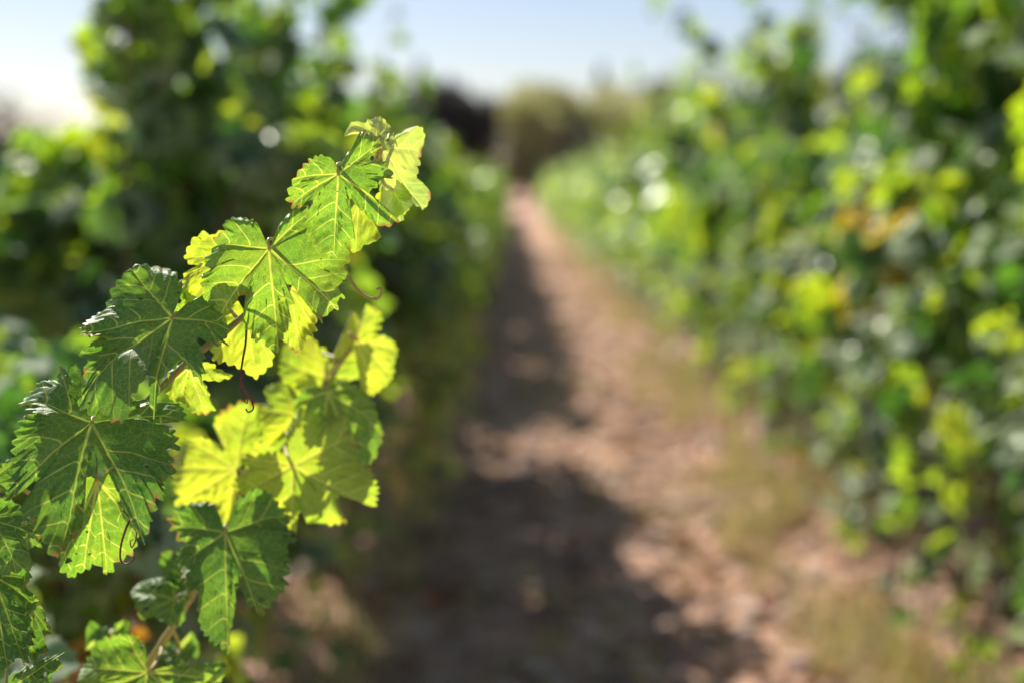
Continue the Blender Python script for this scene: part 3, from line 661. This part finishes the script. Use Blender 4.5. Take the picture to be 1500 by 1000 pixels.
tendril(sh1, [(361, 470, .965), (360, 500, .955), (355, 530, .95), (353, 550, .948), (358, 570, .945), (368, 585, .945), (371, 598, .942), (364, 603, .94), (360, 598, .94)], M['tendril_red'], .0008, .00045, 'dark red hanging tendril')
tendril(sh1, [(357, 545, .948), (352, 562, .952), (354, 580, .95), (362, 590, .946), (362, 580, .944)], M['tendril_red'], .0005, .0003, 'dark red hanging tendril')
tendril(sh1, [(193, 755, .935), (184, 775, .93), (177, 800, .93), (177, 820, .93), (186, 825, .928), (196, 818, .928), (195, 814, .928)], M['tendril_red'], .0008, .0004, 'dark curled tendril')
tendril(sh1, [(193, 755, .935), (199, 772, .932), (199, 790, .932), (193, 801, .93), (191, 793, .93), (196, 789, .93)], M['tendril_red'], .0006, .0003, 'dark curled tendril')

sh2, c2 = shoot([W3(-.80, 1.25, .72), W3(-.62, 1.18, .70), (130, 1090, 1.12), (215, 975, 1.10), (270, 890, 1.11), (325, 800, 1.13), (385, 700, 1.14), (440, 620, 1.15), (490, 545, 1.155), (522, 500, 1.155)],
                .0036, .0014, [M['petiole']], 'softer shoot behind the sharp one, with yellow young leaves')
LEAVES2 = [
 dict(seed=21, frame=F5, at=(860, 460), d=1.10, tilt=4, yaw=-2, m='leaf_young', out=[(835, 380), (782, 290), (850, 200), (890, 128), (960, 160), (1000, 190), (1080, 200), (1150, 180), (1165, 280), (1205, 300, T), (1230, 430), (1300, 500), (1332, 612), (1312, 712, T), (1240, 652), (1110, 625), (1162, 782), (1080, 802), (1000, 792), (930, 790), (915, 700), (884, 862, T), (840, 822), (770, 750), (700, 690), (640, 680), (560, 642, T), (540, 540), (600, 480), (558, 420, T), (610, 360), (680, 320), (752, 350), (815, 425)]),
 dict(seed=22, frame=F5, at=(480, 485), d=1.13, tilt=2, yaw=-10, m='leaf_young', out=[(560, 430), (640, 300), (612, 200), (600, 130), (520, 108, T), (430, 140), (375, 190), (350, 270, T), (410, 380), (340, 302), (280, 300), (190, 320, T), (140, 370), (104, 490, T), (120, 580), (150, 640), (125, 700, T), (220, 692), (280, 684), (340, 692), (400, 790), (430, 852, T), (450, 730), (500, 590)]),
 dict(seed=23, frame=F5, at=(885, 120), d=1.15, tilt=10, yaw=-6, m='leaf_young', out=[(900, 40), (800, -60, T), (700, -22), (725, 60), (598, 82, T), (650, 180), (660, 260), (740, 322, T), (790, 252), (850, 190)]),
 dict(seed=24, frame=F8, at=(330, 555), d=1.13, tilt=40, yaw=16, m='leaf_mid', dome=.3, out=[(352, 520), (420, 495), (520, 530, T), (592, 640), (632, 740, T), (600, 830), (562, 870), (500, 932, T), (440, 870), (402, 770), (372, 700), (330, 762, T), (270, 720), (200, 712), (158, 620, T), (190, 560), (290, 530)]),
 dict(seed=25, frame=F8, at=(320, 470), d=1.16, tilt=4, yaw=0, m='leaf_young', out=[(350, 380), (385, 250), (355, 180, T), (430, 128), (500, 200, T), (500, 400), (495, 470, T), (400, 490), (370, 520, T), (330, 540), (240, 545, T), (150, 520), (88, 480), (90, 380, T), (120, 290), (210, 228, T), (270, 275), (300, 340)]),
 dict(seed=26, frame=F8, at=(520, 245), d=1.15, tilt=2, yaw=16, m='leaf_young', tooth=.006, out=[(525, 190), (510, 82), (562, 64, T), (632, 112), (622, 205), (690, 228), (722, 300, T), (700, 352), (694, 430, T), (640, 480), (600, 522, T), (530, 485), (515, 400, T), (500, 300), (490, 250)]),
 dict(seed=33, frame=F5, at=(700, 330), d=1.17, tilt=6, yaw=4, m='leaf_young', out=[(720, 280), (820, 200, T), (860, 330), (900, 480, T), (800, 560), (700, 620, T), (600, 540), (540, 400, T), (600, 300), (640, 220, T), (690, 280)]),
 dict(seed=35, frame=F8, at=(200, 380), d=1.18, tilt=6, yaw=-6, m='leaf_young', out=[(230, 330), (300, 280, T), (330, 380), (320, 520, T), (240, 600), (140, 620, T), (80, 520), (70, 400, T), (110, 300), (150, 240, T), (190, 320)]),
 dict(seed=27, frame=F6, at=(500, 265), d=1.06, tilt=36, yaw=0, m='leaf_mature', vfold=.12, curl=.009, lift=((60, 30, -.006),), out=[(512, 225), (512, 130), (550, 108), (630, 80), (720, 100), (802, 172, T), (790, 240), (842, 330), (790, 352), (812, 430), (790, 522), (730, 562), (660, 632, T), (640, 562), (612, 600), (575, 480), (560, 560), (552, 700), (524, 792, T), (452, 762), (400, 726), (380, 690), (372, 640), (380, 560), (330, 565), (305, 490), (290, 420, T), (268, 380), (290, 310), (235, 240, T), (230, 200), (300, 150), (370, 108), (440, 110), (470, 170), (486, 225)]),
 dict(seed=28, frame=F6, at=(255, 590), d=1.10, tilt=48, yaw=-12, m='leaf_mature', curl=.011, tooth=.006, out=[(280, 545), (230, 480, T), (150, 470), (80, 480), (44, 540, T), (66, 600), (80, 655, T), (150, 652), (220, 705, T), (300, 622), (332, 590, T), (295, 550)]),
 dict(seed=29, frame=F6, at=(300, 480), d=1.11, tilt=44, yaw=-14, m='leaf_mature', curl=.010, tooth=.006, out=[(310, 440), (270, 370, T), (200, 380), (180, 430, T), (210, 470), (230, 530, T), (290, 560), (340, 520, T), (330, 470)]),
 dict(seed=30, frame=F9, at=(720, 950), d=1.06, tilt=30, yaw=-6, m='leaf_mid', out=[(705, 900), (702, 800), (640, 768, T), (580, 782), (500, 800), (450, 822), (395, 905, T), (385, 1000), (470, 1060, T), (560, 1050), (700, 1130, T), (850, 1080), (960, 1110, T), (930, 1000), (1050, 972, T), (1085, 900), (1020, 815), (950, 830), (880, 905, T), (760, 935)]),
 dict(seed=31, frame=F9, at=(860, 860), d=1.12, tilt=50, yaw=0, m='leaf_mature', curl=.01, tooth=.006, out=[(880, 830), (900, 760, T), (960, 790, T), (950, 850), (900, 900, T), (840, 910), (790, 880, T), (830, 800), (850, 790)]),
 dict(seed=32, frame=F9, at=(540, 770), d=1.13, tilt=52, yaw=0, m='leaf_mature', curl=.012, tooth=.006, out=[(560, 745), (590, 710, T), (640, 740, T), (610, 790), (540, 820, T), (460, 790), (420, 810, T), (450, 730), (520, 720)]),
]
for s_ in LEAVES2: hero_leaf(sh2, s_, c2)

# lower foliage of the same vine, filling the corner below the shoots
rg = np.random.default_rng(9); cr = MB(); n = 420
pos = np.stack([rg.normal(-.62, .10, n), rg.normal(1.22, .16, n), rg.uniform(.45, .86, n)], 1)
lim = pos[:, 0] < -.33 * pos[:, 1] - .02; pos = pos[lim]; n = len(pos)
nor = np.array([.25, -.6, .7]) + rg.normal(0, .45, (n, 3)); mid = np.array([.1, -.3, -.9]) + rg.normal(0, .4, (n, 3))
add_leaves(cr, rg, [leaf_template(33, 4, .035, s) for s in range(4)], pos, nor, mid, rg.uniform(.05, .075, n))
put('crown', cr, [M['leaf_row']], fg)
